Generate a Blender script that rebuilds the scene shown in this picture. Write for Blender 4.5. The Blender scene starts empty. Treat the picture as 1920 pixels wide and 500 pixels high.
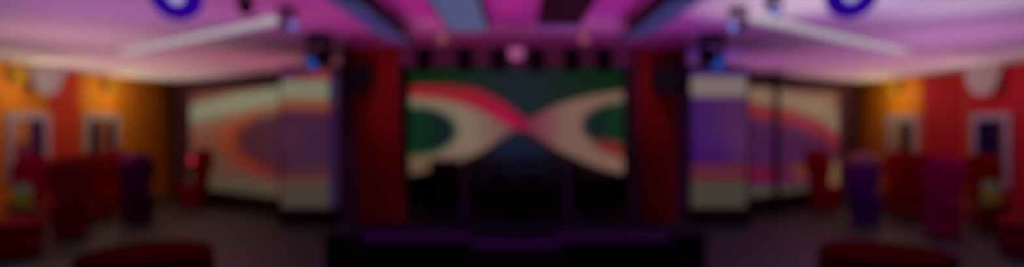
import bpy, bmesh, math, random
from mathutils import Vector, Matrix
random.seed(4)
S = bpy.context.scene
C = S.collection
PI = math.pi
EYE, F, VX, VY = 1.65, 1100.0, 965.0, 240.0
CEIL = 2.73
WALLX = 8.4

# ------------------------------------------------------------------ helpers
def lin(v):
    v /= 255.0
    return v / 12.92 if v <= 0.04045 else ((v + 0.055) / 1.055) ** 2.4
def rgb(r, g, b): return (lin(r), lin(g), lin(b))

def mat(name, col, rough=0.6, metal=0.0, var=0.12, scale=9.0, bump=0.0, emit=None, strength=1.0, sheen=0.0, spec=0.35):
    m = bpy.data.materials.new(name); m.use_nodes = True
    nt = m.node_tree; b = nt.nodes['Principled BSDF']
    b.inputs['Roughness'].default_value = rough
    b.inputs['Metallic'].default_value = metal
    b.inputs['Specular IOR Level'].default_value = spec
    if sheen: b.inputs['Sheen Weight'].default_value = sheen
    tc = nt.nodes.new('ShaderNodeTexCoord')
    nz = nt.nodes.new('ShaderNodeTexNoise'); nz.inputs['Scale'].default_value = scale
    nz.inputs['Detail'].default_value = 4
    nt.links.new(tc.outputs['Object'], nz.inputs['Vector'])
    rp = nt.nodes.new('ShaderNodeValToRGB')
    lo = [max(0, c * (1 - var)) for c in col]; hi = [min(1, c * (1 + var)) for c in col]
    rp.color_ramp.elements[0].position = 0.3; rp.color_ramp.elements[1].position = 0.7
    rp.color_ramp.elements[0].color = (*lo, 1); rp.color_ramp.elements[1].color = (*hi, 1)
    nt.links.new(nz.outputs['Fac'], rp.inputs['Fac'])
    nt.links.new(rp.outputs['Color'], b.inputs['Base Color'])
    if bump:
        bp = nt.nodes.new('ShaderNodeBump'); bp.inputs['Strength'].default_value = bump
        bp.inputs['Distance'].default_value = 0.01
        n2 = nt.nodes.new('ShaderNodeTexNoise'); n2.inputs['Scale'].default_value = scale * 12
        nt.links.new(tc.outputs['Object'], n2.inputs['Vector'])
        nt.links.new(n2.outputs['Fac'], bp.inputs['Height']); nt.links.new(bp.outputs['Normal'], b.inputs['Normal'])
    if emit:
        b.inputs['Emission Color'].default_value = (*emit, 1)
        b.inputs['Emission Strength'].default_value = strength
    return m

def obj(name, bm, m=None, parent=None, smooth=False):
    bmesh.ops.recalc_face_normals(bm, faces=bm.faces[:])
    me = bpy.data.meshes.new(name); bm.to_mesh(me); bm.free()
    if smooth:
        for p in me.polygons: p.use_smooth = True
        try: me.set_sharp_from_angle(angle=math.radians(40))
        except Exception: pass
    o = bpy.data.objects.new(name, me); C.objects.link(o)
    if m: me.materials.append(m)
    if parent is not None: o.parent = parent
    return o
def tag(o, label, cat, group=None):
    o['label'] = label; o['category'] = cat
    if group: o['group'] = group
    return o
def thing(name, label, cat, loc=(0, 0, 0), rz=0, group=None):
    o = bpy.data.objects.new(name, None); C.objects.link(o)
    o.empty_display_size = 0.2
    o.location = loc; o.rotation_euler = (0, 0, rz)
    return tag(o, label, cat, group)
def struct(o): o['kind'] = 'structure'; return o
def dup(root, loc, rz, label, group=None):
    r = root.copy(); C.objects.link(r); r.location = loc; r.rotation_euler = (0, 0, rz)
    r['label'] = label
    if group: r['group'] = group
    for ch in list(root.children):
        c = ch.copy(); C.objects.link(c); c.parent = r
        for g in list(ch.children):
            d = g.copy(); C.objects.link(d); d.parent = c
    return r
def recolor(root, swap):
    """give the parts of a copied thing their own fabric"""
    for ch in root.children:
        if ch.name.split('.')[0] in swap:
            ch.data = ch.data.copy(); ch.data.materials[0] = swap[ch.name.split('.')[0]]

def new(): return bmesh.new()
def box(bm, x0, x1, y0, y1, z0, z1, bev=0.0, M=None):
    r = bmesh.ops.create_cube(bm, size=1.0)
    vs = r['verts']
    for v in vs:
        v.co = Vector(((x0 + x1) / 2 + v.co.x * (x1 - x0), (y0 + y1) / 2 + v.co.y * (y1 - y0), (z0 + z1) / 2 + v.co.z * (z1 - z0)))
    if bev:
        es = list({e for v in vs for e in v.link_edges})
        g = bmesh.ops.bevel(bm, geom=es, offset=bev, segments=2, affect='EDGES', profile=0.5)
        vs = list({v for f in g['faces'] for v in f.verts} | {v for v in vs if v.is_valid})
    if M is not None:
        for v in vs: v.co = M @ v.co
    return bm
def tube(bm, p0, p1, r0, r1=None, n=20, caps=True):
    r1 = r0 if r1 is None else r1
    p0, p1 = Vector(p0), Vector(p1); d = (p1 - p0)
    q = Vector((0, 0, 1)).rotation_difference(d.normalized())
    a, b = [], []
    for i in range(n):
        t = 2 * PI * i / n; u = q @ Vector((math.cos(t), math.sin(t), 0))
        a.append(bm.verts.new(p0 + u * r0)); b.append(bm.verts.new(p1 + u * r1))
    for i in range(n):
        bm.faces.new((a[i], a[(i + 1) % n], b[(i + 1) % n], b[i]))
    if caps: bm.faces.new(a[::-1]); bm.faces.new(b)
    return bm
def lathe(bm, prof, n=40, M=None):
    """prof: (r, z) pairs from bottom to top, closed at r=0 ends"""
    rings = []
    for r, z in prof:
        if r < 1e-6: rings.append([bm.verts.new((0, 0, z))])
        else: rings.append([bm.verts.new((r * math.cos(2 * PI * i / n), r * math.sin(2 * PI * i / n), z)) for i in range(n)])
    for a, b in zip(rings, rings[1:]):
        for i in range(n):
            j = (i + 1) % n
            if len(a) == 1: bm.faces.new((a[0], b[j], b[i]))
            elif len(b) == 1: bm.faces.new((a[i], a[j], b[0]))
            else: bm.faces.new((a[i], a[j], b[j], b[i]))
    if M is not None:
        for R in rings:
            for v in R: v.co = M @ v.co
    return bm
def loft(bm, rings, close=True):
    R = [[bm.verts.new(p) for p in r] for r in rings]
    n = len(R[0])
    for a, b in zip(R, R[1:]):
        for i in range(n): bm.faces.new((a[i], a[(i + 1) % n], b[(i + 1) % n], b[i]))
    if close: bm.faces.new(R[0][::-1]); bm.faces.new(R[-1])
    return bm
def interp(x, tbl):
    if x <= tbl[0][0]: return tbl[0][1]
    for (a, va), (b, vb) in zip(tbl, tbl[1:]):
        if x <= b:
            t = (x - a) / (b - a)
            return va + (vb - va) * t
    return tbl[-1][1]
def mix(a, b, t):
    t = max(0.0, min(1.0, t)); return tuple(p + (q - p) * t for p, q in zip(a, b))
def sm(x, e, w): 
    t = max(0.0, min(1.0, (x - e) / w + 0.5)); return t * t * (3 - 2 * t)

# ------------------------------------------------------------------ materials
M_ceil = mat('white_plaster', (0.80, 0.78, 0.77), 0.8, var=0.03, scale=2)
M_orange = mat('amber_light_wall_paint', (0.78, 0.25, 0.010), 0.7, var=0.08, scale=3, bump=0.1)  # amber light on the side walls is put into this base colour
M_crimson = mat('crimson_light_paint', (0.60, 0.008, 0.028), 0.8, var=0.1, scale=14, bump=0.2)  # stands in for red light falling on the right wall
M_vermilion = mat('vermilion_light_paint', (0.66, 0.045, 0.012), 0.8, var=0.1, scale=14, bump=0.2)  # stands in for red light falling on the left wall
M_darkwall = mat('shaded_plum_wall', (0.09, 0.028, 0.08), 0.75, var=0.15, scale=3)  # shadow on the back walls is put into this dark colour
M_black = mat('black_paint', (0.008, 0.006, 0.010), 0.55, var=0.2)
M_blackm = mat('black_metal', (0.012, 0.010, 0.016), 0.4, metal=0.3, var=0.2)
M_stage = mat('dark_stage_carpet', (0.012, 0.006, 0.018), 0.8, var=0.2, scale=30)
M_header = mat('plum_header_cloth', (0.26, 0.09, 0.20), 0.8, var=0.1, scale=8)
M_curtain = mat('red_velvet', (0.42, 0.014, 0.012), 0.8, var=0.15, scale=20, sheen=0.1)
M_red = mat('red_upholstery', (0.22, 0.003, 0.012), 0.85, var=0.12, scale=25, bump=0.2, spec=0.1)
M_brightred = mat('scarlet_upholstery', (0.30, 0.003, 0.006), 0.85, var=0.12, scale=25, bump=0.2, spec=0.1)
M_magenta = mat('magenta_upholstery', (0.44, 0.003, 0.11), 0.85, var=0.12, scale=25, bump=0.2, spec=0.1)
M_crimseat = mat('crimson_upholstery', (0.40, 0.003, 0.03), 0.85, var=0.12, scale=25, bump=0.2, spec=0.1)
M_purple = mat('purple_upholstery', (0.09, 0.004, 0.22), 0.85, var=0.12, scale=25, bump=0.2, spec=0.1)
M_plum = mat('dark_plum_upholstery', (0.065, 0.002, 0.050), 0.85, var=0.12, scale=25, bump=0.2, spec=0.1)
M_cloth = mat('dark_red_tablecloth', (0.13, 0.0003, 0.003), 1.0, var=0.12, scale=25, bump=0.15, spec=0.0)
M_frame = mat('pale_picture_frame', (0.48, 0.40, 0.52), 0.6, var=0.05)
M_pale = mat('pale_linen', (0.22, 0.20, 0.18), 0.8, var=0.06)
M_wood = mat('dark_wood', (0.05, 0.018, 0.012), 0.45, var=0.3, scale=6)
M_truss = mat('grey_purple_metal', (0.16, 0.12, 0.20), 0.45, metal=0.2, var=0.1)
M_cove = mat('cove_light_diffuser', (0.15, 0.15, 0.15), 0.5, var=0.02, emit=rgb(160, 158, 160), strength=1.0)
M_wallcove = mat('wall_cove_diffuser', (0.9, 0.88, 0.85), 0.5, var=0.02, emit=rgb(150, 138, 130), strength=0.8)
M_panelblue = mat('blue_ceiling_panel', (0.03, 0.035, 0.05), 0.4, var=0.08, emit=rgb(44, 50, 98), strength=0.95)  # glow added so the blue holds under the magenta lamps
M_panelsteel = mat('steel_blue_ceiling_panel', (0.03, 0.035, 0.05), 0.4, var=0.08, emit=rgb(68, 84, 122), strength=0.95)  # same added glow in steel blue
M_paneloff = mat('unlit_ceiling_panel', (0.03, 0.006, 0.02), 0.5, var=0.1)
M_edgelit = mat('violet_panel_edge', (0.2, 0.15, 0.4), 0.4, var=0.05, emit=rgb(70, 52, 115), strength=0.9)
M_lensblue = mat('blue_lens', (0.02, 0.05, 0.3), 0.2, var=0.05, emit=(0.012, 0.06, 0.27), strength=1.0)
M_ringblue = mat('blue_glow_ring', (0.01, 0.005, 0.1), 0.3, var=0.05, emit=(0.02, 0.0, 0.22), strength=1.0)
M_lenspale = mat('pale_lens', (0.7, 0.7, 0.9), 0.2, var=0.05, emit=(0.42, 0.34, 0.55), strength=1.0)
M_lenssoft = mat('pale_blue_lens', (0.3, 0.4, 0.8), 0.2, var=0.05, emit=(0.16, 0.16, 0.5), strength=1.0)
M_warm = mat('warm_lamp_glass', (0.9, 0.8, 0.4), 0.3, var=0.05, emit=(0.55, 0.42, 0.10), strength=1.0)
M_pinklamp = mat('pink_lamp_glass', (0.8, 0.5, 0.7), 0.3, var=0.05, emit=(0.22, 0.06, 0.15), strength=1.0)
M_sconce = mat('sconce_glass', (0.04, 0.035, 0.035), 0.95, var=0.05, emit=(0.22, 0.12, 0.125), strength=1.0)
M_sconcey = mat('amber_sconce_glass', (0.05, 0.03, 0.01), 0.9, var=0.05, emit=(0.30, 0.18, 0.004), strength=1.0)
M_yellow = mat('yellow_glass', (0.08, 0.05, 0.004), 0.5, var=0.1, emit=(0.03, 0.02, 0.0), strength=1.0)
M_shade = mat('pale_lamp_shade', (0.09, 0.088, 0.08), 0.8, var=0.05, emit=(0.022, 0.022, 0.016), strength=1.0)
M_strip = mat('violet_edge_glow', (0.1, 0.02, 0.2), 0.4, var=0.1, emit=rgb(34, 3, 44), strength=0.55)  # purple stage light on the front edge, put in as emission
M_downl = mat('dim_downlight_glass', (0.5, 0.4, 0.2), 0.4, var=0.05, emit=rgb(98, 60, 62), strength=1.0)

def floor_material():
    m = bpy.data.materials.new('dark_floor_tiles'); m.use_nodes = True
    nt = m.node_tree; b = nt.nodes['Principled BSDF']
    tc = nt.nodes.new('ShaderNodeTexCoord')
    br = nt.nodes.new('ShaderNodeTexBrick'); br.offset = 0.0
    br.inputs['Scale'].default_value = 1.0
    br.inputs['Brick Width'].default_value = 0.6; br.inputs['Row Height'].default_value = 0.6
    br.inputs['Mortar Size'].default_value = 0.006
    br.inputs['Color1'].default_value = (0.052, 0.050, 0.056, 1); br.inputs['Color2'].default_value = (0.044, 0.042, 0.048, 1)
    br.inputs['Mortar'].default_value = (0.03, 0.028, 0.03, 1)
    nt.links.new(tc.outputs['Object'], br.inputs['Vector'])
    nt.links.new(br.outputs['Color'], b.inputs['Base Color'])
    b.inputs['Roughness'].default_value = 0.5
    return m
M_floor = floor_material()

# ------------------------------------------------------------------ room shell
Y0, Y1 = -3.0, 14.6
bm = new(); box(bm, -WALLX - .3, WALLX + .3, Y0 - .3, Y1 + .3, -0.2, 0); struct(obj('floor', bm, M_floor))
bm = new(); box(bm, -WALLX - .3, WALLX + .3, Y0 - .3, Y1 + .3, CEIL, CEIL + .2); struct(obj('ceiling', bm, M_ceil))
bm = new(); box(bm, -WALLX - .2, -WALLX, Y0, Y1, 0, CEIL); struct(obj('wall_left', bm, M_orange))
bm = new(); box(bm, WALLX, WALLX + .2, Y0, Y1, 0, CEIL); struct(obj('wall_right', bm, M_orange))
bm = new(); box(bm, -WALLX, WALLX, Y0 - .2, Y0, 0, CEIL); struct(obj('wall_rear', bm, M_darkwall))
def wall_line(name, pts, t=0.15):
    bm = new()
    n = []
    for i, p in enumerate(pts):
        a = Vector(pts[max(0, i - 1)]); b = Vector(pts[min(len(pts) - 1, i + 1)])
        d = (b - a).normalized(); n.append(Vector((-d.y, d.x)) * t)
    f = [(x, y) for x, y in pts]; k = [(x + q.x, y + q.y) for (x, y), q in zip(pts, n)]
    def col(p): return [bm.verts.new((p[0], p[1], 0)), bm.verts.new((p[0], p[1], CEIL))]
    A = [col(p) for p in f]; B = [col(p) for p in k]
    for i in range(len(pts) - 1):
        bm.faces.new((A[i][0], A[i + 1][0], A[i + 1][1], A[i][1]))
        bm.faces.new((B[i][0], B[i][1], B[i + 1][1], B[i + 1][0]))
        bm.faces.new((A[i][1], A[i + 1][1], B[i + 1][1], B[i][1]))
        bm.faces.new((A[i][0], B[i][0], B[i + 1][0], A[i + 1][0]))
    bm.faces.new((A[0][0], A[0][1], B[0][1], B[0][0])); bm.faces.new((A[-1][0], B[-1][0], B[-1][1], A[-1][1]))
    return struct(obj(name, bm, M_darkwall))
left_pts = [(-8.40, 14.3), (-7.95, 13.75), (-7.40, 13.55), (-4.42, 11.42), (-4.12, 10.42), (-1.98, 10.42)]
wall_line('wall_back_left', left_pts)
wall_line('wall_back_right', [(-x, y) for x, y in left_pts][::-1])
bm = new(); box(bm, -1.98, 1.98, 9.86, 10.0, 0, CEIL); struct(obj('wall_stage', bm, M_black))
for nm, s in (('wall_stage_left', -1), ('wall_stage_right', 1)):
    bm = new()
    a, b = sorted((s * 1.98, s * 2.12))
    box(bm, a, b, 7.62, 10.3, 0.0, CEIL)                 # side return of the stage recess
    a, b = sorted((s * 1.46, s * 2.22))
    box(bm, a, b, 7.50, 7.62, 0.0, CEIL)                 # wing the curtain hangs on
    struct(obj(nm, bm, M_darkwall))
# fascia at the ceiling in front of the stage, header between the curtains
bm = new(); box(bm, -1.95, 1.98, 6.78, 6.95, 2.60, CEIL); struct(obj('trim_1', bm, M_header))
bm = new(); box(bm, -1.46, 1.47, 7.36, 7.50, 2.44, CEIL); struct(obj('trim_2', bm, M_header))

# added panels on the side walls, red wall light put into their colour
def red_wash_panel(s, y0, y1, label, m=None):
    bm = new(); a, b = sorted((s * WALLX, s * (WALLX - .03)))
    box(bm, a, b, y0, y1, 0.0, CEIL - .02, 0.006)
    tag(obj('red_wash_panel', bm, m or M_crimson), label, 'wall panel', 'painted red wall light')
red_wash_panel(-1, 10.60, 11.30, 'narrow panel of painted red light on the orange left wall between the two pictures', M_vermilion)
red_wash_panel(1, 10.95, 12.05, 'panel of painted red light on the right wall between the two pictures')
red_wash_panel(1, 9.05, 10.86, 'wide panel of painted red light behind the right picture nearer the viewer')

# ------------------------------------------------------------------ LED walls
def content_left(x, y):
    front = x > 527
    cx, cy = 560, 262
    r = math.hypot((x - cx) / 146, (y - cy) / 70)
    inner = mix((74, 28, 44), (72, 36, 66), (x - 470) / 90)
    inner = mix(inner, (66, 50, 62), 0.6 * sm(y, 305, 60) * sm(x, 540, 40))
    ring = mix((152, 66, 34), (164, 44, 20), (x - 420) / 60)
    salm = mix((132, 74, 60), (160, 84, 54), (x - 400) / 110)
    c = mix(inner, ring, sm(r, 0.80, 0.2))
    if y > cy + 10: c = mix(c, inner, (0.25 + 0.6 * sm(x, 500, 60)) * sm(r, 0.8, 0.3))
    c = mix(c, mix(salm, (112, 72, 58), sm(y, cy + 10, 50)), sm(r, 1.06, 0.18))
    yb = interp(x, [(355, 213), (440, 193), (525, 178), (527, 167), (640, 168)])
    c = mix(c, (150, 120, 96), 0.5 * sm(30 - abs(y - yb - 8), 0, 10))
    top = (125, 66, 60) if not front else mix((92, 30, 92), (168, 62, 58), (x - 530) / 70)
    c = mix(c, top, sm(yb - y, 12, 8))
    c = mix(c, (146, 150, 120), sm(17 - abs(y - yb), 0, 8))
    yl = interp(x, [(355, 318), (400, 328), (525, 350), (640, 342)])
    c = mix(c, (94, 80, 64) if not front else (84, 73, 62), sm(y - yl, 0, 18))
    if x > 616: c = mix(c, (46, 22, 74), 0.8)
    return c
def content_right(x, y):
    if x < 1401:
        c = mix((72, 26, 112), (88, 42, 96), (x - 1300) / 90)
        c = mix(c, (42, 8, 112), 0.5 * sm(y, 285, 40) * (1 - sm(x, 1370, 60)))
        c = mix(c, (152, 132, 126), sm(20 - abs(y - 161), 0, 8))
        c = mix(c, (52, 4, 120), sm(141 - y, 0, 6))
        c = mix(c, (112, 40, 58), sm(y, 306, 16))
        c = mix(c, (82, 75, 64), sm(y, 338, 18))
        return c
    yb = interp(x, [(1400, 174), (1480, 186), (1540, 204), (1585, 224)])
    ye = interp(x, [(1400, 203), (1480, 216), (1540, 240), (1585, 275)])
    c = mix((76, 28, 82), (84, 30, 62), (x - 1470) / 90)
    c = mix(c, (150, 36, 56), sm(17 - abs(y - ye), 0, 14))
    c = mix(c, (148, 122, 100), sm(ye - 12 - y, 0, 12))
    c = mix(c, (134, 78, 76), sm(yb - 14 - y, 0, 14))
    c = mix(c, (124, 16, 48), sm(12 - abs(y - 326), 0, 8) * (1 - sm(x, 1470, 20)))
    c = mix(c, (140, 66, 36), 0.8 * sm(16 - abs(y - 322), 0, 14) * sm(x, 1485, 30) * (1 - sm(x, 1530, 30)))
    c = mix(c, (140, 104, 74), sm(x, 1548, 20) * sm(y, 300, 20))
    c = mix(c, (84, 74, 62), sm(y, 348, 14))
    return c
UL = [(765, 160), (800, 158), (850, 160), (900, 168), (940, 188), (970, 210), (1000, 234)]
RL = [(765, 180), (820, 184), (870, 195), (910, 211), (940, 227), (965, 242), (1000, 250)]
LL = [(765, 330), (800, 322), (850, 308), (890, 292), (920, 274), (945, 256), (970, 240)]
UR = [(960, 240), (985, 228), (1010, 212), (1040, 198), (1080, 185), (1120, 176), (1175, 169)]
LR = [(960, 238), (985, 243), (1010, 258), (1040, 278), (1070, 292), (1100, 306), (1130, 317), (1175, 328)]
def content_center(x, y):
    bg = mix((3, 42, 16), (10, 36, 42), math.exp(-((x - 975) / 95) ** 2))
    bg = mix(bg, (18, 24, 52), sm(y, 262, 60) * math.exp(-((x - 975) / 80) ** 2))
    bg = mix(bg, (6, 8, 14), sm(y, 318, 30))
    if x < 990:
        u, r, l = interp(x, UL), interp(x, RL), interp(x, LL)
        c = bg
        e = math.hypot((x - 775) / 80, (y - 245) / 45)
        cream = mix((142, 124, 104), (128, 78, 82), (x - 880) / 80)
        cream = mix(cream, (120, 92, 70), sm(y, 290, 30))
        ing = mix(cream, mix((4, 52, 28), (4, 32, 34), (x - 785) / 50), 1 - sm(e, 1.0, 0.28))
        c = mix(c, mix((160, 34, 40), (172, 14, 60), (x - 860) / 90), sm(y, u, 7))
        c = mix(c, ing, sm(y, r, 9))
        if y > max(u, r): 
            c = mix(c, mix((4, 3, 6), bg, sm(x, 915, 70)), sm(y, l, 8))
        if x > 968 and y > u: c = mix(c, (150, 14, 58) if y < 244 else bg, 0.5)
        return c
    u, l = interp(x, UR), interp(x, LR)
    cream = mix((132, 50, 76), (140, 106, 92), (x - 1000) / 60)
    e = math.hypot((x - 1165) / 72, (y - 235) / 42)
    ing = mix(cream, mix((4, 34, 34), (8, 54, 30), (x - 1110) / 45), 1 - sm(e, 1.0, 0.28))
    yr = interp(x, [(1090, 262), (1130, 272), (1175, 284)])
    ing = mix(ing, (132, 40, 34), sm(13 - abs(y - yr), 0, 8) * sm(x, 1122, 50))
    c = mix(bg, ing, sm(y, u, 7))
    return mix(c, mix(bg, (4, 4, 9), sm(x, 1035, 70)), sm(y, l, 8))

def led_material():
    m = bpy.data.materials.new('led_screen_picture'); m.use_nodes = True
    nt = m.node_tree; b = nt.nodes['Principled BSDF']
    at = nt.nodes.new('ShaderNodeAttribute'); at.attribute_name = 'picture'
    b.inputs['Base Color'].default_value = (0.01, 0.01, 0.01, 1); b.inputs['Roughness'].default_value = 0.5
    nt.links.new(at.outputs['Color'], b.inputs['Emission Color']); b.inputs['Emission Strength'].default_value = 1.0
    return m
M_led = led_material()
def led_wall(name, label, p0, p1, z0, z1, content, zbase, nx=90, nz=70, group='side LED walls', dim=0.80):
    """screen from floor point p0 to p1 (left to right), its picture facing the room"""
    a, b = Vector((p0[0], p0[1], 0)), Vector((p1[0], p1[1], 0))
    d = (b - a).normalized(); nrm = Vector((d.y, -d.x, 0))
    mid = (a + b) / 2; W = (b - a).length
    ang = math.atan2(d.y, d.x)
    t = thing(name, label, 'LED screen', (mid.x, mid.y, zbase), ang, group)
    bm = new(); lay = bm.verts.layers.float_color.new('picture')
    V = []
    for j in range(nz + 1):
        row = []
        for i in range(nx + 1):
            u, w = i / nx, j / nz
            P = a.lerp(b, u); z = z0 + (z1 - z0) * w
            px = VX + P.x / P.y * F; py = VY - (z - EYE) / P.y * F
            v = bm.verts.new(((u - .5) * W, 0, z - zbase))
            c = content(px, py); k = dim; v[lay] = (lin(c[0] * k), lin(c[1] * k), lin(c[2] * k), 1)
            row.append(v)
        V.append(row)
    for j in range(nz):
        for i in range(nx): bm.faces.new((V[j][i], V[j][i + 1], V[j + 1][i + 1], V[j + 1][i]))
    obj('display', bm, M_led, t)
    bm = new(); f = 0.025
    box(bm, -W / 2 - f, W / 2 + f, 0.006, 0.10, z0 - zbase - f, z1 - zbase + f)
    for x0, x1, q0, q1 in ((-W / 2 - f, -W / 2, z0 - f, z1 + f), (W / 2, W / 2 + f, z0 - f, z1 + f)):
        box(bm, x0, x1, -0.012, 0.006, q0 - zbase, q1 - zbase)
    for q0, q1 in ((z0 - f, z0), (z1, z1 + f)):
        box(bm, -W / 2, W / 2, -0.012, 0.006, q0 - zbase, q1 - zbase)
    obj('frame', bm, M_black, t)
    bm = new()
    if zbase < 0.2:
        box(bm, -W / 2 - f, W / 2 + f, -0.05, 0.10, 0, z0 - zbase - f, 0.01)
        obj('plinth', bm, M_black, t)
    else:
        box(bm, -W / 2 - f, W / 2 + f, 0.0, 0.10, 0, z0 - zbase - f, 0.01)
        obj('plinth', bm, M_black, t)
    return t
led_wall('led_screen', 'wide dim LED screen at the back of the stage showing green eyes and red swoosh', (-1.74, 9.72), (1.80, 9.72), 0.88, 2.64, content_center, 0.45, 130, 80, None, 0.85)
led_wall('led_screen', 'narrow upright LED screen left of the stage beside red curtain, orange and purple swirl', (-4.00, 10.05), (-3.02, 10.05), 0.29, 2.65, content_left, 0.0)
led_wall('led_screen', 'angled LED screen behind the lone red chair left, orange ring round maroon', (-7.24, 13.1), (-4.42, 11.05), 0.34, 2.44, content_left, 0.0)
led_wall('led_screen', 'narrow upright violet LED screen right of the stage with pale band on top', (3.02, 10.05), (3.97, 10.05), 0.29, 2.65, content_right, 0.0)
led_wall('led_screen', 'angled LED screen crossed by a black post, red chair standing before it', (4.40, 11.05), (7.24, 13.1), 0.34, 2.44, content_right, 0.0)
bm = new(); lathe(bm, [(0, 0), (.12, 0), (.12, .02), (.055, .03), (.055, CEIL - .03), (.12, CEIL - .02), (.12, CEIL), (0, CEIL)], 20, Matrix.Translation((5.03, 11.28, 0)))
tag(obj('support_post', bm, M_black, smooth=True), 'slim black floor to ceiling post before the right LED screen', 'post')

# ------------------------------------------------------------------ stage
t = thing('stage', 'low black stage with violet lit front edge below the big screen', 'stage', (0, 8.0, 0))
bm = new(); box(bm, -2.18, 2.2, -1.28, -.51, 0, .45, 0.015); obj('platform', bm, M_stage, t)
bm = new(); box(bm, -1.45, 1.45, 7.495, 7.62, 0, .45); box(bm, -1.975, 1.975, 7.62, 9.85, 0, .45); struct(obj('floor_stage', bm, M_stage))
bm = new(); box(bm, -.46, .50, -1.58, -1.285, 0, .43, 0.015); obj('apron', bm, M_stage, t)
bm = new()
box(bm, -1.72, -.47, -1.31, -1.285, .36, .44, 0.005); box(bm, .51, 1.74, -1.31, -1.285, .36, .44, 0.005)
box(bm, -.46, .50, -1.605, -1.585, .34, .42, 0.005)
obj('edge_glow', bm, M_strip, t)  # added glowing strip, imitates purple light falling on the stage edge

def curtain(s, xa, xb, xa2, xb2, label):
    bm = new(); n, m = 90, 24
    R = []
    for side in (0, 1):
        G = []
        for j in range(m + 1):
            w = j / m; z = 0.455 + (2.715 - 0.455) * w
            x0 = xa2 + (xa - xa2) * w ** 0.8; x1 = xb2 + (xb - xb2) * w ** 0.8
            row = []
            for i in range(n + 1):
                u = i / n
                am = 0.035 + 0.015 * math.sin(3 * w + 5 * u)
                y = am * math.sin(2 * PI * 8 * u + 0.5 * math.sin(4 * w)) + (0.012 if side else 0)
                row.append(bm.verts.new((x0 + (x1 - x0) * u, 7.40 + y, z)))
            G.append(row)
        R.append(G)
    for G in R:
        for j in range(m):
            for i in range(n): bm.faces.new((G[j][i], G[j][i + 1], G[j + 1][i + 1], G[j + 1][i]))
    for j in range(m):
        for i in (0, n): bm.faces.new((R[0][j][i], R[0][j + 1][i], R[1][j + 1][i], R[1][j][i]))
    for i in range(n):
        for j in (0, m): bm.faces.new((R[0][j][i], R[0][j][i + 1], R[1][j][i + 1], R[1][j][i]))
    o = obj('stage_curtain', bm, M_curtain, smooth=True)
    tag(o, label, 'curtain', 'stage curtains')
curtain(-1, -2.08, -1.48, -1.94, -1.36, 'red pleated stage curtain left of the big screen')
curtain(1, 1.54, 2.06, 1.62, 2.04, 'red pleated stage curtain right of the big screen')

# DJ booth: two posts, zigzag lattice, dark lower panel
t = thing('dj_booth', 'dark booth with zigzag lattice front in the middle of the stage', 'booth', (0.02, 7.85, .45))
hw = 0.69
for s in (-1, 1):
    bm = new(); box(bm, s * hw - .045, s * hw + .045, -.045, .045, 0, .76, 0.008); obj('post', bm, M_truss, t)
    bm = new(); box(bm, s * hw - .035, s * hw + .035, .48, .55, 0, .72, 0.008); obj('leg', bm, M_black, t)
bm = new(); box(bm, -hw + .045, hw - .045, -.012, .012, 0, .44, 0.004); obj('front_panel', bm, M_black, t)
bm = new()
per = 2 * (hw - .045) / 3
for k in range(3):
    xl = -hw + .045 + k * per
    for (xa, za, xb, zb) in ((xl, .71, xl + per / 2, .44), (xl + per / 2, .44, xl + per, .71)):
        tube(bm, (xa, -.025, za), (xb, -.025, zb), .018, n=10)
obj('lattice', bm, M_truss, t)
bm = new(); box(bm, -hw - .05, hw + .05, .10, .60, .72, .76, 0.01); box(bm, -hw, hw, .045, .10, .70, .74, 0.005); obj('table_top', bm, M_black, t)

def floor_speaker(x, y, w, h, rz, label):
    t = thing('floor_speaker', label, 'loudspeaker', (x, y, .45), rz, 'loudspeakers standing on the stage')
    bm = new(); box(bm, -w / 2, w / 2, -.16, .16, .0, h, 0.015); obj('cabinet', bm, M_black, t)
    bm = new(); box(bm, -w / 2 + .03, w / 2 - .03, -.172, -.16, .05, h - .05, 0.004); obj('grille', bm, M_blackm, t)
    bm = new(); tube(bm, (0, -.178, h * .36), (0, -.170, h * .36), w * .33, n=28); obj('woofer', bm, M_blackm, t, True)
    bm = new(); tube(bm, (0, -.178, h * .78), (0, -.170, h * .78), w * .16, n=20); obj('tweeter', bm, M_blackm, t, True)
floor_speaker(-0.98, 8.1, .38, .76, .15, 'black loudspeaker on the stage left of the lattice booth')
floor_speaker(1.12, 8.1, .44, .56, -.15, 'black loudspeaker on the stage right of the lattice booth')

# hung loudspeakers in front of the curtains
def hung_speaker(x, label):
    t = thing('hanging_speaker', label, 'loudspeaker', (x, 7.12, 2.05), 0, 'loudspeakers hung before the curtains')
    bm = new()
    loft(bm, [[(-.15, -.14, 0), (.15, -.14, 0), (.12, .13, 0), (-.12, .13, 0)], [(-.165, -.15, .36), (.165, -.15, .36), (.13, .14, .36), (-.13, .14, .36)]])
    bmesh.ops.bevel(bm, geom=bm.edges[:], offset=.012, segments=2, affect='EDGES'); obj('cabinet', bm, M_black, t)
    bm = new(); box(bm, -.13, .13, -.166, -.153, .03, .33, 0.004); obj('grille', bm, M_blackm, t)
    bm = new(); box(bm, -.185, -.167, -.03, .03, .12, .42, .003); box(bm, .167, .185, -.03, .03, .12, .42, .003); box(bm, -.185, .185, -.03, .03, .40, .42, .003)
    tube(bm, (0, 0, .41), (0, 0, CEIL - 2.05), .015, n=12); obj('bracket', bm, M_blackm, t)
hung_speaker(-1.86, 'black loudspeaker hung before the left red curtain')
hung_speaker(1.83, 'black loudspeaker hung before the right red curtain')

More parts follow.
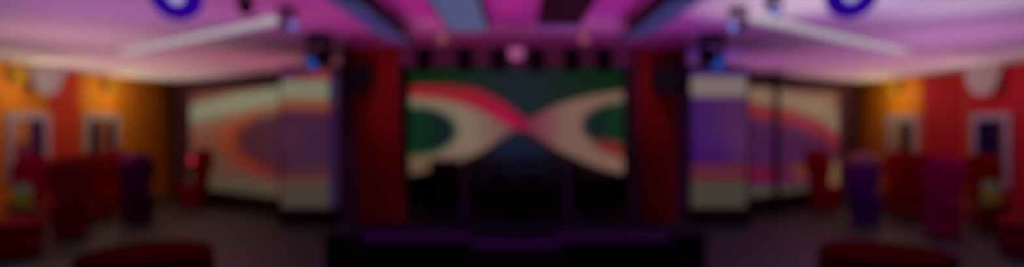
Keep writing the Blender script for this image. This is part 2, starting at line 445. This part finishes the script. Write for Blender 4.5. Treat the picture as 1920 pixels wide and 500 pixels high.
# ------------------------------------------------------------------ lamps overhead
def moving_head(x, y, s, aim, label, lens=M_lensblue, pan=0.0):
    """s = size factor, hangs from the ceiling; aim = direction the lens looks"""
    t = thing('moving_head_spotlight', label, 'stage light', (x, y, CEIL), 0, 'moving head lights under the ceiling')
    bm = new(); box(bm, -.13 * s, .13 * s, -.11 * s, .11 * s, -.09 * s, 0, .012 * s); obj('base', bm, M_blackm, t)
    bm = new(); box(bm, -.15 * s, .15 * s, -.04 * s, .04 * s, -.115 * s, -.09 * s, .005 * s)
    for q in (-1, 1):
        a, b = sorted((q * .15 * s, q * .125 * s)); box(bm, a, b, -.045 * s, .045 * s, -.36 * s, -.10 * s, .006 * s)
    obj('yoke', bm, M_blackm, t)
    R = Vector((0, 0, 1)).rotation_difference(Vector(aim).normalized()).to_matrix().to_4x4()
    T = Matrix.Translation((0, 0, -.29 * s)) @ R @ Matrix.Scale(s, 4)
    bm = new(); lathe(bm, [(0, -.14), (.07, -.14), (.095, -.11), (.105, -.02), (.11, .08), (.118, .13), (.118, .15), (.095, .15), (.095, .135), (0, .135)], 28, T); h = obj('head', bm, M_blackm, t, True)
    bm = new(); lathe(bm, [(0, .136), (.092, .136), (.08, .152), (.04, .162), (0, .165)], 28, T); obj('lens', bm, lens, h, True)
    return t
moving_head(-2.24, 6.75, .95, (-.45, -.7, -.55), 'black moving head light with blue lens above the left upright screen')
moving_head(2.26, 6.75, .95, (.40, -.7, -.55), 'black moving head light with blue lens above the right upright screen')
moving_head(-2.03, 5.25, .5, (.85, -.5, -.3), 'small dark moving light hanging at the left white cove end', M_lenssoft)
moving_head(2.0, 5.25, .52, (-.85, -.5, -.3), 'small dark moving light hanging at the right white cove end', M_lenssoft)
moving_head(-2.12, 4.62, .4, (0, .6, -1), 'tiny dark moving light at the upper edge left of the ceiling panels', M_pinklamp)
moving_head(2.03, 4.6, .42, (0, -.6, -.5), 'tiny bluish moving light at the upper edge right of the ceiling panels', M_lenssoft)

def ring_lamp(x, y, label):
    t = thing('ring_lamp', label, 'ceiling lamp', (x, y, CEIL), 0, 'blue ring lamps')
    bm = new(); tube(bm, (0, 0, -.10), (0, 0, 0), .05, n=20); obj('mount', bm, M_frame, t, True)
    R = Vector((0, 0, 1)).rotation_difference(Vector((-x * .05, -.85, -.50)).normalized()).to_matrix().to_4x4()
    T = Matrix.Translation((0, 0, -.145)) @ R
    bm = new(); lathe(bm, [(.05, .0), (.15, .0), (.17, .03), (.165, .07), (.12, .085), (.06, .075), (.05, .04), (.05, 0)], 36, T); obj('ring', bm, M_ringblue, t, True)
    bm = new(); lathe(bm, [(0, -.05), (.10, -.05), (.14, -.01), (.14, .0), (.05, .0), (.05, .05), (.025, .06), (0, .062)], 36, T); obj('bulb', bm, M_lenspale, t, True)
ring_lamp(-2.36, 4.12, 'blue ring lamp on the pink ceiling at the upper left edge')
ring_lamp(2.31, 4.05, 'blue ring lamp on the lilac ceiling at the upper right edge')

# par cans along the header
proto = None
for k, px in enumerate((795, 870, 935, 1006, 1074, 1132)):
    x = (px - VX) / F * 7.2
    lab = ['outermost black spotlight hung left under the header', 'second black spotlight from the left curtain under the header', 'black spotlight just left of the pink header lamp',
           'black spotlight just right of the pink header lamp', 'second black spotlight from the right curtain under the header', 'outermost black spotlight hung right under the header'][k]
    if proto is None:
        t = proto = thing('stage_spotlight', lab, 'stage light', (x, 7.2, 2.62), 0, 'spotlights along the stage header')
        bm = new(); box(bm, -.02, .02, .02, .16, -.02, .02, .004); obj('arm', bm, M_blackm, t)
        bm = new(); box(bm, -.11, -.10, -.02, .02, -.12, .02, .002); box(bm, .10, .11, -.02, .02, -.12, .02, .002); box(bm, -.11, .11, -.02, .02, .01, .025, .002); obj('yoke', bm, M_blackm, t)
        T = Matrix.Translation((0, 0, -.13)) @ Vector((0, 0, 1)).rotation_difference(Vector((0, -.35, -1)).normalized()).to_matrix().to_4x4()
        bm = new(); lathe(bm, [(0, -.14), (.055, -.14), (.085, -.09), (.092, .10), (.10, .105), (.10, .12), (.085, .12), (.085, .10), (0, .10)], 24, T); h = obj('can', bm, M_blackm, t, True)
        bm = new(); lathe(bm, [(0, .101), (.083, .101), (.06, .11), (0, .113)], 24, T); obj('lens', bm, M_black, h, True)
    else: dup(proto, (x, 7.2, 2.62), 0, lab)
t = thing('header_lamp', 'small round pink lamp in the middle of the stage header', 'lamp', (0.02, 7.36, 2.60))
bm = new(); lathe(bm, [(0, 0), (.12, 0), (.12, .02), (.10, .03), (0, .03)], 28, Matrix.Rotation(PI / 2, 4, 'X')); obj('housing', bm, M_truss, t, True)
bm = new(); lathe(bm, [(0, .031), (.095, .031), (.07, .06), (.03, .07), (0, .072)], 28, Matrix.Rotation(PI / 2, 4, 'X')); obj('bulb', bm, M_pinklamp, t, True)
for px, lab in ((829, 'dim round downlight on the ceiling fascia left of centre'), (1095, 'dim round downlight on the ceiling fascia right of centre')):
    t = thing('fascia_downlight', lab, 'lamp', ((px - VX) / F * 6.78, 6.78, 2.68), 0, 'lamps on the ceiling fascia')
    bm = new(); lathe(bm, [(.055, 0), (.07, 0), (.07, .02), (.055, .02), (.055, 0)], 24, Matrix.Rotation(PI / 2, 4, 'X')); obj('rim', bm, M_truss, t, True)
    bm = new(); lathe(bm, [(0, .0), (.054, .0), (.054, .012), (0, .016)], 24, Matrix.Rotation(PI / 2, 4, 'X')); obj('glass', bm, M_downl, t, True)

# long ceiling panels running towards the stage
def ceiling_panel(x, w, y0, y1, face, label, edge=M_blackm, tilt=0.0, drop=.05):
    t = thing('ceiling_panel', label, 'ceiling panel', (x, (y0 + y1) / 2, CEIL), 0, 'long ceiling panels before the stage')
    L = (y1 - y0) / 2
    M = Matrix.Translation((0, 0, -drop - .03)) @ Matrix.Rotation(tilt, 4, 'Y')
    bm = new(); box(bm, -w / 2 - .03, w / 2 + .03, -L - .03, L + .03, -.02, .02, .006, M); obj('frame', bm, edge, t)
    bm = new(); box(bm, -w / 2, w / 2, -L, L, -.03, -.021, .003, M); obj('face', bm, face, t)
    bm = new()
    for a in (-L * .7, L * .7): tube(bm, (0, a, -drop - .02), (0, a, 0), .012, n=10)
    obj('hanger', bm, M_blackm, t)
    return t
ceiling_panel(-1.27, .34, 4.2, 6.35, M_panelblue, 'long blue ceiling panel farthest left, ending by the left curtain', tilt=.25, drop=.08)
ceiling_panel(-.46, .36, 4.2, 5.85, M_panelsteel, 'steel blue ceiling panel left of the middle of the room')
p3 = ceiling_panel(.42, .36, 4.2, 5.55, M_paneloff, 'unlit dark ceiling panel with violet end right of the middle')
bm = new(); box(bm, -.20, .20, .70, .99, -.085, -.075, .003); obj('end_light', bm, M_edgelit, p3)
ceiling_panel(1.27, .34, 4.2, 6.1, M_panelblue, 'long blue ceiling panel farthest right, ending by the right curtain', tilt=-.25, drop=.08)

# cove lights in the ceiling
def cove(name, p0, p1, w, m, label, z=CEIL, group='white cove lights'):
    a, b = Vector((*p0, 0)), Vector((*p1, 0)); d = b - a
    t = thing(name, label, 'cove light', ((a.x + b.x) / 2, (a.y + b.y) / 2, z), math.atan2(d.y, d.x), group)
    L = d.length / 2
    bm = new(); box(bm, -L, L, -w / 2 - .03, -w / 2, -.035, 0, .004); box(bm, -L, L, w / 2, w / 2 + .03, -.035, 0, .004); obj('rail', bm, M_ceil, t)
    bm = new(); box(bm, -L, L, -w / 2, w / 2, -.02, 0, .004); obj('diffuser', bm, m, t)
cove('cove_light', (-5.5, 8.2), (-2.32, 5.72), .26, M_cove, 'long white cove light slanting across the pink left ceiling')
cove('cove_light', (5.5, 8.2), (2.32, 5.62), .26, M_cove, 'long white cove light slanting across the lilac right ceiling')

# ------------------------------------------------------------------ wall lamps and pictures
LIGHTS = []
def light(kind, name, loc, energy, col, aim=None, size=0.05, cone=None, blend=1.0):
    d = bpy.data.lights.new(name, kind); d.energy = energy; d.color = col
    d.shadow_soft_size = size
    o = bpy.data.objects.new(name, d); C.objects.link(o); o.location = loc
    if kind == 'SPOT':
        d.spot_size = math.radians(cone); d.spot_blend = blend
        o.rotation_euler = Vector(aim).to_track_quat('-Z', 'Y').to_euler()
    return o
def sconce(s, y, z, m, col, e, label, k=1.0):
    x = s * (WALLX - .03 if m is M_sconce else WALLX)
    t = thing('wall_sconce', label, 'wall lamp', (x, y, z), 0 if s < 0 else PI, 'wall lamps under the ceiling')
    bm = new(); box(bm, 0, .02, -.06, .06, -.07, .07, .004); box(bm, .02, .10 * k, -.012, .012, -.012, .012, .003); obj('bracket', bm, M_truss, t)
    bm = new(); lathe(bm, [(.03 * k, -.06 * k), (.06 * k, -.03 * k), (.085 * k, .05 * k), (.10 * k, .12 * k), (.095 * k, .12 * k), (.08 * k, .05 * k), (.055 * k, -.025 * k), (.03 * k, -.06 * k)], 24, Matrix.Translation((.05 + .10 * k, 0, 0))); obj('shade', bm, m, t, True)
    light('POINT', 'sconce_lamp', (x - s * (.5 if k < 2 else .85), y, z - .14), e, col, size=.04)
AMB = (1.0, 0.88, 0.3)
PNK = (1.0, 0.70, 0.66)
sconce(-1, 12.0, 2.46, M_sconcey, AMB, 6, 'amber wall lamp above the left picture farther from the viewer')
sconce(-1, 9.75, 2.48, M_sconcey, AMB, 3.5, 'amber wall lamp above the left picture nearer the viewer')
sconce(-1, 10.12, 2.38, M_sconce, PNK, 3, 'large pinkish white wall lamp between the two amber lamps left', 2.6)
sconce(1, 12.75, 2.46, M_sconcey, AMB, 6, 'amber wall lamp above the right picture farther from the viewer')
sconce(1, 10.12, 2.38, M_sconce, PNK, 3, 'large pinkish white wall lamp on the wide red panel right', 2.6)

def art_material(name, base, blobs):
    """soft blocks of paint: blobs = (centre y, centre z, half y, half z, colour) in the canvas' own metres"""
    m = bpy.data.materials.new(name); m.use_nodes = True
    nt = m.node_tree; b = nt.nodes['Principled BSDF']; b.inputs['Roughness'].default_value = 0.7; b.inputs['Specular IOR Level'].default_value = 0.1
    tc = nt.nodes.new('ShaderNodeTexCoord'); sp = nt.nodes.new('ShaderNodeSeparateXYZ')
    nt.links.new(tc.outputs['Object'], sp.inputs[0])
    def mth(op, a, v=None):
        n = nt.nodes.new('ShaderNodeMath'); n.operation = op
        nt.links.new(a, n.inputs[0])
        if v is not None:
            if isinstance(v, (int, float)): n.inputs[1].default_value = v
            else: nt.links.new(v, n.inputs[1])
        return n.outputs[0]
    prev = None
    for cy, cz, hy, hz, col in blobs:
        dy = mth('DIVIDE', mth('ABSOLUTE', mth('SUBTRACT', sp.outputs['Y'], cy)), hy)
        dz = mth('DIVIDE', mth('ABSOLUTE', mth('SUBTRACT', sp.outputs['Z'], cz)), hz)
        r = mth('MAXIMUM', dy, dz)
        mr = nt.nodes.new('ShaderNodeMapRange'); mr.inputs['From Min'].default_value = .85; mr.inputs['From Max'].default_value = 1.1
        mr.inputs['To Min'].default_value = 1; mr.inputs['To Max'].default_value = 0
        nt.links.new(r, mr.inputs['Value'])
        mx = nt.nodes.new('ShaderNodeMixRGB'); nt.links.new(mr.outputs[0], mx.inputs[0])
        if prev is None: mx.inputs[1].default_value = (*base, 1)
        else: nt.links.new(prev, mx.inputs[1])
        mx.inputs[2].default_value = (*col, 1); prev = mx.outputs[0]
    nt.links.new(prev, b.inputs['Base Color'])
    return m
def picture(s, y0, y1, z0, z1, art, label, off=0.0):
    x = s * (WALLX - off)
    t = thing('framed_picture', label, 'picture', (x, (y0 + y1) / 2, (z0 + z1) / 2), 0, 'pictures on the side walls')
    hy, hz, b = (y1 - y0) / 2, (z1 - z0) / 2, .13
    bm = new()
    def bx(a, c, d, e, x0=0.0, x1=.05):
        p, q = sorted((-s * x0, -s * x1)); box(bm, p, q, a, c, d, e, .006)
    bx(-hy, hy, hz - b, hz); bx(-hy, hy, -hz, -hz + b); bx(-hy, -hy + b, -hz + b, hz - b); bx(hy - b, hy, -hz + b, hz - b)
    obj('frame', bm, M_frame, t)
    bm = new(); p, q = sorted((0, -s * .02)); box(bm, p, q, -hy + b, hy - b, -hz + b, hz - b); obj('canvas', bm, art, t)
DK, PU = (.012, .005, .012), (.07, .01, .12)
picture(-1, 9.66, 10.57, .75, 1.92, art_material('canvas_plum_orange', (.28, .04, .12), [(.17, .08, .14, .42, PU), (-.14, .26, .16, .2, (.6, .24, .06))]), 'pale framed picture on the left wall with orange and purple blocks')
picture(-1, 11.42, 12.42, .70, 1.95, art_material('canvas_dark_bars', (.45, .16, .13), [(-.22, .05, .15, .46, DK), (.27, .05, .11, .46, DK)]), 'pale framed picture on the left wall with two dark upright shapes')
picture(1, 12.16, 13.2, .70, 1.95, art_material('canvas_dark_figure', (.55, .36, .34), [(-.1, -.03, .17, .5, DK)]), 'pale framed picture on the right wall with one dark upright shape')
picture(1, 9.86, 10.72, .62, 1.92, art_material('canvas_navy_plum', (.16, .05, .10), [(.10, .1, .27, .52, (.012, .003, .06))]), 'pale framed picture on the red right wall with navy block', .03)

# ------------------------------------------------------------------ seats
def ell(rx, ry, z, n=32, p=2.6, cx=0, cy=0):
    out = []
    for i in range(n):
        a = 2 * PI * i / n; c, s = math.cos(a), math.sin(a)
        out.append((cx + rx * math.copysign(abs(c) ** (2 / p), c), cy + ry * math.copysign(abs(s) ** (2 / p), s), z))
    return out
def make_chair(label, fab, loc, rz, group, shade=None):
    t = thing('banquet_chair', label, 'chair', loc, rz, group)
    bm = new()                                       # tall back, faces +y; oval head, narrow waist
    prof = [(.40, .20, .045), (.46, .205, .05), (.56, .20, .05), (.66, .215, .05), (.78, .25, .055), (.90, .275, .06), (1.02, .28, .06), (1.10, .262, .058), (1.17, .215, .05), (1.215, .145, .04), (1.235, .06, .02)]
    loft(bm, [ell(w, d, z, 32, 2.6, 0, -.215 - .10 * (z - .40) ) for z, w, d in prof]); obj('backrest', bm, fab, t, True)
    bm = new()
    loft(bm, [ell(.235, .225, .36, 36, 4), ell(.26, .25, .39, 36, 4), ell(.265, .255, .44, 36, 4), ell(.25, .24, .48, 36, 4), ell(.19, .18, .50, 36, 3.5)]); obj('seat', bm, fab, t, True)
    bm = new()
    rings = []
    for z, w in ((.05, .21), (.14, .215), (.26, .228), (.365, .24)):
        rings.append([(x * (1 + .03 * math.sin(i * PI / 2) * (1 - z / .4)), y * (1 + .03 * math.sin(i * PI / 2) * (1 - z / .4)), zz) for i, (x, y, zz) in enumerate(ell(w, w - .01, z, 48, 4.5))])
    loft(bm, rings); obj('skirt', bm, fab, t, True)
    for sx in (-1, 1):
        for sy in (-1, 1):
            bm = new(); tube(bm, (sx * .175, sy * .165, 0), (sx * .165, sy * .155, .06), .016, .024, n=12); obj('leg', bm, M_wood, t, True)
    return t
chair0 = make_chair('lone red high backed chair standing before the left angled screen', M_red, (-6.70, 12.2, 0), 1.25, 'high backed chairs around the room')
def chair(x, y, rz, fab, label):
    c = dup(chair0, (x, y, 0), rz, label)
    if fab is not M_red: recolor(c, {'backrest': fab, 'seat': fab, 'skirt': fab})
    return c
chair(-6.48, 10.1, .45, M_plum, 'dark plum high backed chair beside the left orange wall corner')
chair(-6.62, 8.75, .65, M_red, 'dark red high backed chair nearest the viewer on the left side')
chair(-7.75, 11.3, .75, M_brightred, 'scarlet high backed chair by the left wall next to the dark plum chair')
chair(-7.45, 10.42, .5, M_brightred, 'scarlet high backed chair half hidden behind the dark red chair')
chair(-7.78, 9.38, .9, M_crimseat, 'crimson high backed chair below the orange and purple picture')
chair(6.20, 11.7, -1.0, M_red, 'lone red high backed chair standing before the right angled screen')
pc = chair(6.07, 10.15, -.7, M_purple, 'violet high backed chair with pale cloth over its top right')
bm = new(); loft(bm, [ell(w, d, z, 32, 2.6, 0, -.215 - .10 * (z - .40)) for z, w, d in ((1.06, .278, .066), (1.12, .26, .066), (1.175, .22, .058), (1.22, .15, .048), (1.245, .06, .024))]); o = obj('headrest_cloth', bm, M_pale, pc, True); o['label'] = 'pale cloth over the top of the backrest'
chair(6.50, 8.9, -.62, M_magenta, 'magenta high backed chair nearest the viewer on the right side')
chair(7.30, 11.2, -.4, M_brightred, 'scarlet high backed chair by the right wall next to the violet chair')
chair(7.22, 10.42, -.75, M_brightred, 'scarlet high backed chair half hidden behind the magenta chair')
chair(7.84, 9.70, -1.0, M_brightred, 'scarlet high backed chair against the wall below the navy picture')

# round tables under red cloths, close to the viewer
def round_table(x, y, r, label, cl):
    t = thing('round_table', label, 'table', (x, y, 0), 0, 'round tables under dark red cloths')
    bm = new(); lathe(bm, [(0, .715), (r, .715), (r, .742), (0, .742)], 40); obj('table_top', bm, M_wood, t)
    bm = new(); tube(bm, (0, 0, .04), (0, 0, .715), .04, n=20); obj('pedestal', bm, M_blackm, t, True)
    bm = new(); lathe(bm, [(0, 0), (.26, 0), (.26, .02), (.05, .04), (0, .04)], 28); obj('base', bm, M_blackm, t, True)
    bm = new(); n = 96; prof = [(0.0, .752), (r * .6, .752), (r - .01, .752), (r + .012, .745), (r + .02, .70), (r + .03, .5), (r + .045, .25), (r + .055, .03)]
    rings = []
    for k, (rr, z) in enumerate(prof):
        if k == 0: rings.append([bm.verts.new((x, y, z))]); continue
        w = max(0, (.72 - z)) / .7
        rings.append([bm.verts.new((x + (rr + .035 * w * math.sin(14 * 2 * PI * i / n)) * math.cos(2 * PI * i / n), y + (rr + .035 * w * math.sin(14 * 2 * PI * i / n)) * math.sin(2 * PI * i / n), z)) for i in range(n)])
    for a, b in zip(rings, rings[1:]):
        for i in range(n):
            j = (i + 1) % n
            if len(a) == 1: bm.faces.new((a[0], b[i], b[j]))
            else: bm.faces.new((a[i], b[i], b[j], a[j]))
    tag(obj('tablecloth', bm, M_cloth, smooth=True), cl, 'tablecloth', 'dark red tablecloths')
round_table(-2.70, 4.30, .42, 'round table under dark red cloth at the bottom left of the floor', 'dark red cloth on the round table left of the stage')
round_table(2.72, 4.30, .42, 'round table under dark red cloth at the bottom right of the floor', 'dark red cloth on the round table right of the stage')

def ottoman(x, y, label):
    t = thing('ottoman', label, 'stool', (x, y, 0), 0, 'round red ottomans')
    bm = new(); lathe(bm, [(0, .04), (.36, .04), (.39, .07), (.39, .34), (.36, .36), (0, .36)], 48); obj('base', bm, M_red, t, True)
    bm = new(); lathe(bm, [(0, .362), (.37, .362), (.41, .39), (.41, .43), (.36, .465), (.2, .478), (0, .48)], 48); obj('cushion', bm, M_red, t, True)
    for a in range(4):
        q = a * PI / 2 + .6; bm = new(); tube(bm, (.27 * math.cos(q), .27 * math.sin(q), 0), (.27 * math.cos(q), .27 * math.sin(q), .045), .022, n=12); obj('foot', bm, M_wood, t, True)
ottoman(-6.55, 7.55, 'round red ottoman at the left edge in front of the chairs')
ottoman(6.75, 7.6, 'round red ottoman at the right edge in front of the chairs')

def lamp_table(x, y, tl, ll):
    t = thing('side_table', tl, 'table', (x, y, 0), 0, 'small pedestal tables')
    bm = new(); lathe(bm, [(0, .46), (.24, .46), (.26, .475), (.24, .49), (0, .49)], 36); obj('table_top', bm, M_wood, t, True)
    bm = new(); lathe(bm, [(.03, .02), (.025, .2), (.045, .44), (.08, .46), (0, .46)], 20); obj('pedestal', bm, M_wood, t, True)
    bm = new(); lathe(bm, [(0, 0), (.18, 0), (.17, .02), (.03, .035), (0, .035)], 28); obj('base', bm, M_wood, t, True)
    t = thing('table_lamp', ll, 'lamp', (x, y, .49), 0, 'yellow table lamps')
    bm = new(); lathe(bm, [(0, 0), (.07, 0), (.11, .05), (.125, .11), (.10, .17), (.04, .21), (0, .21)], 32); obj('body', bm, M_yellow, t, True)
    bm = new(); lathe(bm, [(.025, .20), (.13, .21), (.085, .35), (.08, .35), (.12, .215), (.025, .205), (.025, .20)], 32); obj('lamp_shade', bm, M_shade, t, True)
lamp_table(-7.22, 8.6, 'small dark side table beside the left dark red chair', 'yellow glass table lamp with pale shade on the left side table')
lamp_table(7.30, 9.0, 'small dark side table beside the right magenta chair', 'yellow glass table lamp with pale shade on the right side table')

# ------------------------------------------------------------------ light
UP = (0, 0, 1)
MAG = (1.0, 0.05, 0.62)
for x, y, e, c in ((-6.6, 11.8, 60, (1, .58, .62)), (-6.4, 9.4, 70, (1, .52, .62)), (-4.2, 9.6, 50, (1, .24, .45)), (-5.2, 6.9, 75, (1, .48, .68)), (-3.6, 5.2, 55, (.85, .32, .9)),
                   (6.6, 11.8, 60, (1, .48, .62)), (6.4, 9.4, 65, (1, .42, .72)), (4.2, 9.6, 50, (.85, .22, .75)), (5.2, 6.9, 75, (.9, .36, .9)), (3.6, 5.2, 50, (.75, .32, 1)),
                   (0.0, 4.6, 45, MAG), (-1.7, 5.6, 38, MAG), (1.7, 5.6, 38, (.75, .05, .9)), (2.4, 5.0, 62, (1, 1, .92)), (3.9, 5.0, 36, (1, 1, .95))):
    light('SPOT', 'ceiling_fill', (x, y, .9), e, c, UP, .08, 66 if e in (62, 36) else 125)  # unseen spots added low in the room to colour the ceiling
WARM = (1, .86, .84)
for sx in (-1, 1):
    for y in (8.2, 9.6, 11.0, 12.4, 13.6):
        light('SPOT', 'ceiling_edge_fill', (sx * 7.45, y, 1.9), 7.5, WARM, UP, .05, 96)  # unseen spots added to brighten the ceiling along the walls
    for y, e in ((8.4, 26), (9.7, 26), (11.0, 26), (12.3, 22), (13.4, 10)):
        light('SPOT', 'wall_fill', (sx * 7.35, y, 2.66), e * .18, (1, .62, .55) if sx < 0 else (1, .5, .55), (sx * 1, .05, -.42), .06, 110)  # unseen spots added to brighten the side walls
for x in (-.9, .95):
    light('SPOT', 'stage_edge_lamp', (x, 6.98, 2.55), 18, (.45, .03, 1), (0, -.08, -1), .05, 70)
light('SPOT', 'header_fill', (-.7, 4.6, 1.6), 45, (1, .30, .60), (-.05, 1, .36), .05, 62)  # unseen pair of spots added to lift the dark header
light('SPOT', 'header_fill', (.7, 4.6, 1.6), 45, (1, .28, .66), (.05, 1, .36), .05, 62)
light('SPOT', 'curtain_fill', (-1.25, 6.4, 2.55), 6, (1, .25, .12), (-.5, .8, -.55), .05, 90)  # unseen pair of spots added to light the curtains
light('SPOT', 'curtain_fill', (1.3, 6.4, 2.55), 6, (1, .15, .15), (.5, .8, -.55), .05, 90)
light('SPOT', 'room_fill', (-6.8, 7.8, 2.65), 13, (.85, .9, 1), (.05, .25, -1), .1, 110)  # unseen pair of fill spots added over the side floors
light('SPOT', 'room_fill', (6.8, 7.8, 2.65), 13, (.8, .8, 1), (-.05, .25, -1), .1, 110)
for sx in (-1, 1):
    light('SPOT', 'chair_fill', (sx * 4.6, 7.4, 2.62), 50 if sx < 0 else 125, (1, .05, .14), (sx * 1.75, 4.5, -1.75), .06, 34)  # unseen red spots added to brighten the lone chairs
    light('SPOT', 'floor_fill', (sx * 3.0, 7.0, 2.62), 16, (.75, .10, .9), (sx * .15, .1, -1), .06, 100)  # unseen spots added to tint the floor purple
light('POINT', 'blue_fill', (2.9, 8.6, 2.6), 3, (.2, .03, 1), size=.05)  # unseen point lamp added for the moving head's blue on the wall

w = bpy.data.worlds.new('dark'); S.world = w; w.use_nodes = True
w.node_tree.nodes['Background'].inputs['Color'].default_value = (0.002, 0.001, 0.002, 1)

# ------------------------------------------------------------------ camera, out of focus as the photograph is
cam = bpy.data.cameras.new('camera'); co = bpy.data.objects.new('camera', cam); C.objects.link(co)
co.location = (0, 0, EYE); co.rotation_euler = (PI / 2, 0, 0)
cam.sensor_width = 36; cam.lens = 36 * F / 1920
cam.shift_x = -(VX - 960) / 1920; cam.shift_y = -(250 - VY) / 1920
cam.clip_start = 0.05
cam.dof.use_dof = True; cam.dof.focus_distance = 0.5; cam.dof.aperture_fstop = 1.5
S.camera = co
S.view_settings.view_transform = 'Standard'; S.view_settings.look = 'None'
S.view_settings.exposure = 0; S.view_settings.gamma = 1; S.view_settings.use_curve_mapping = False
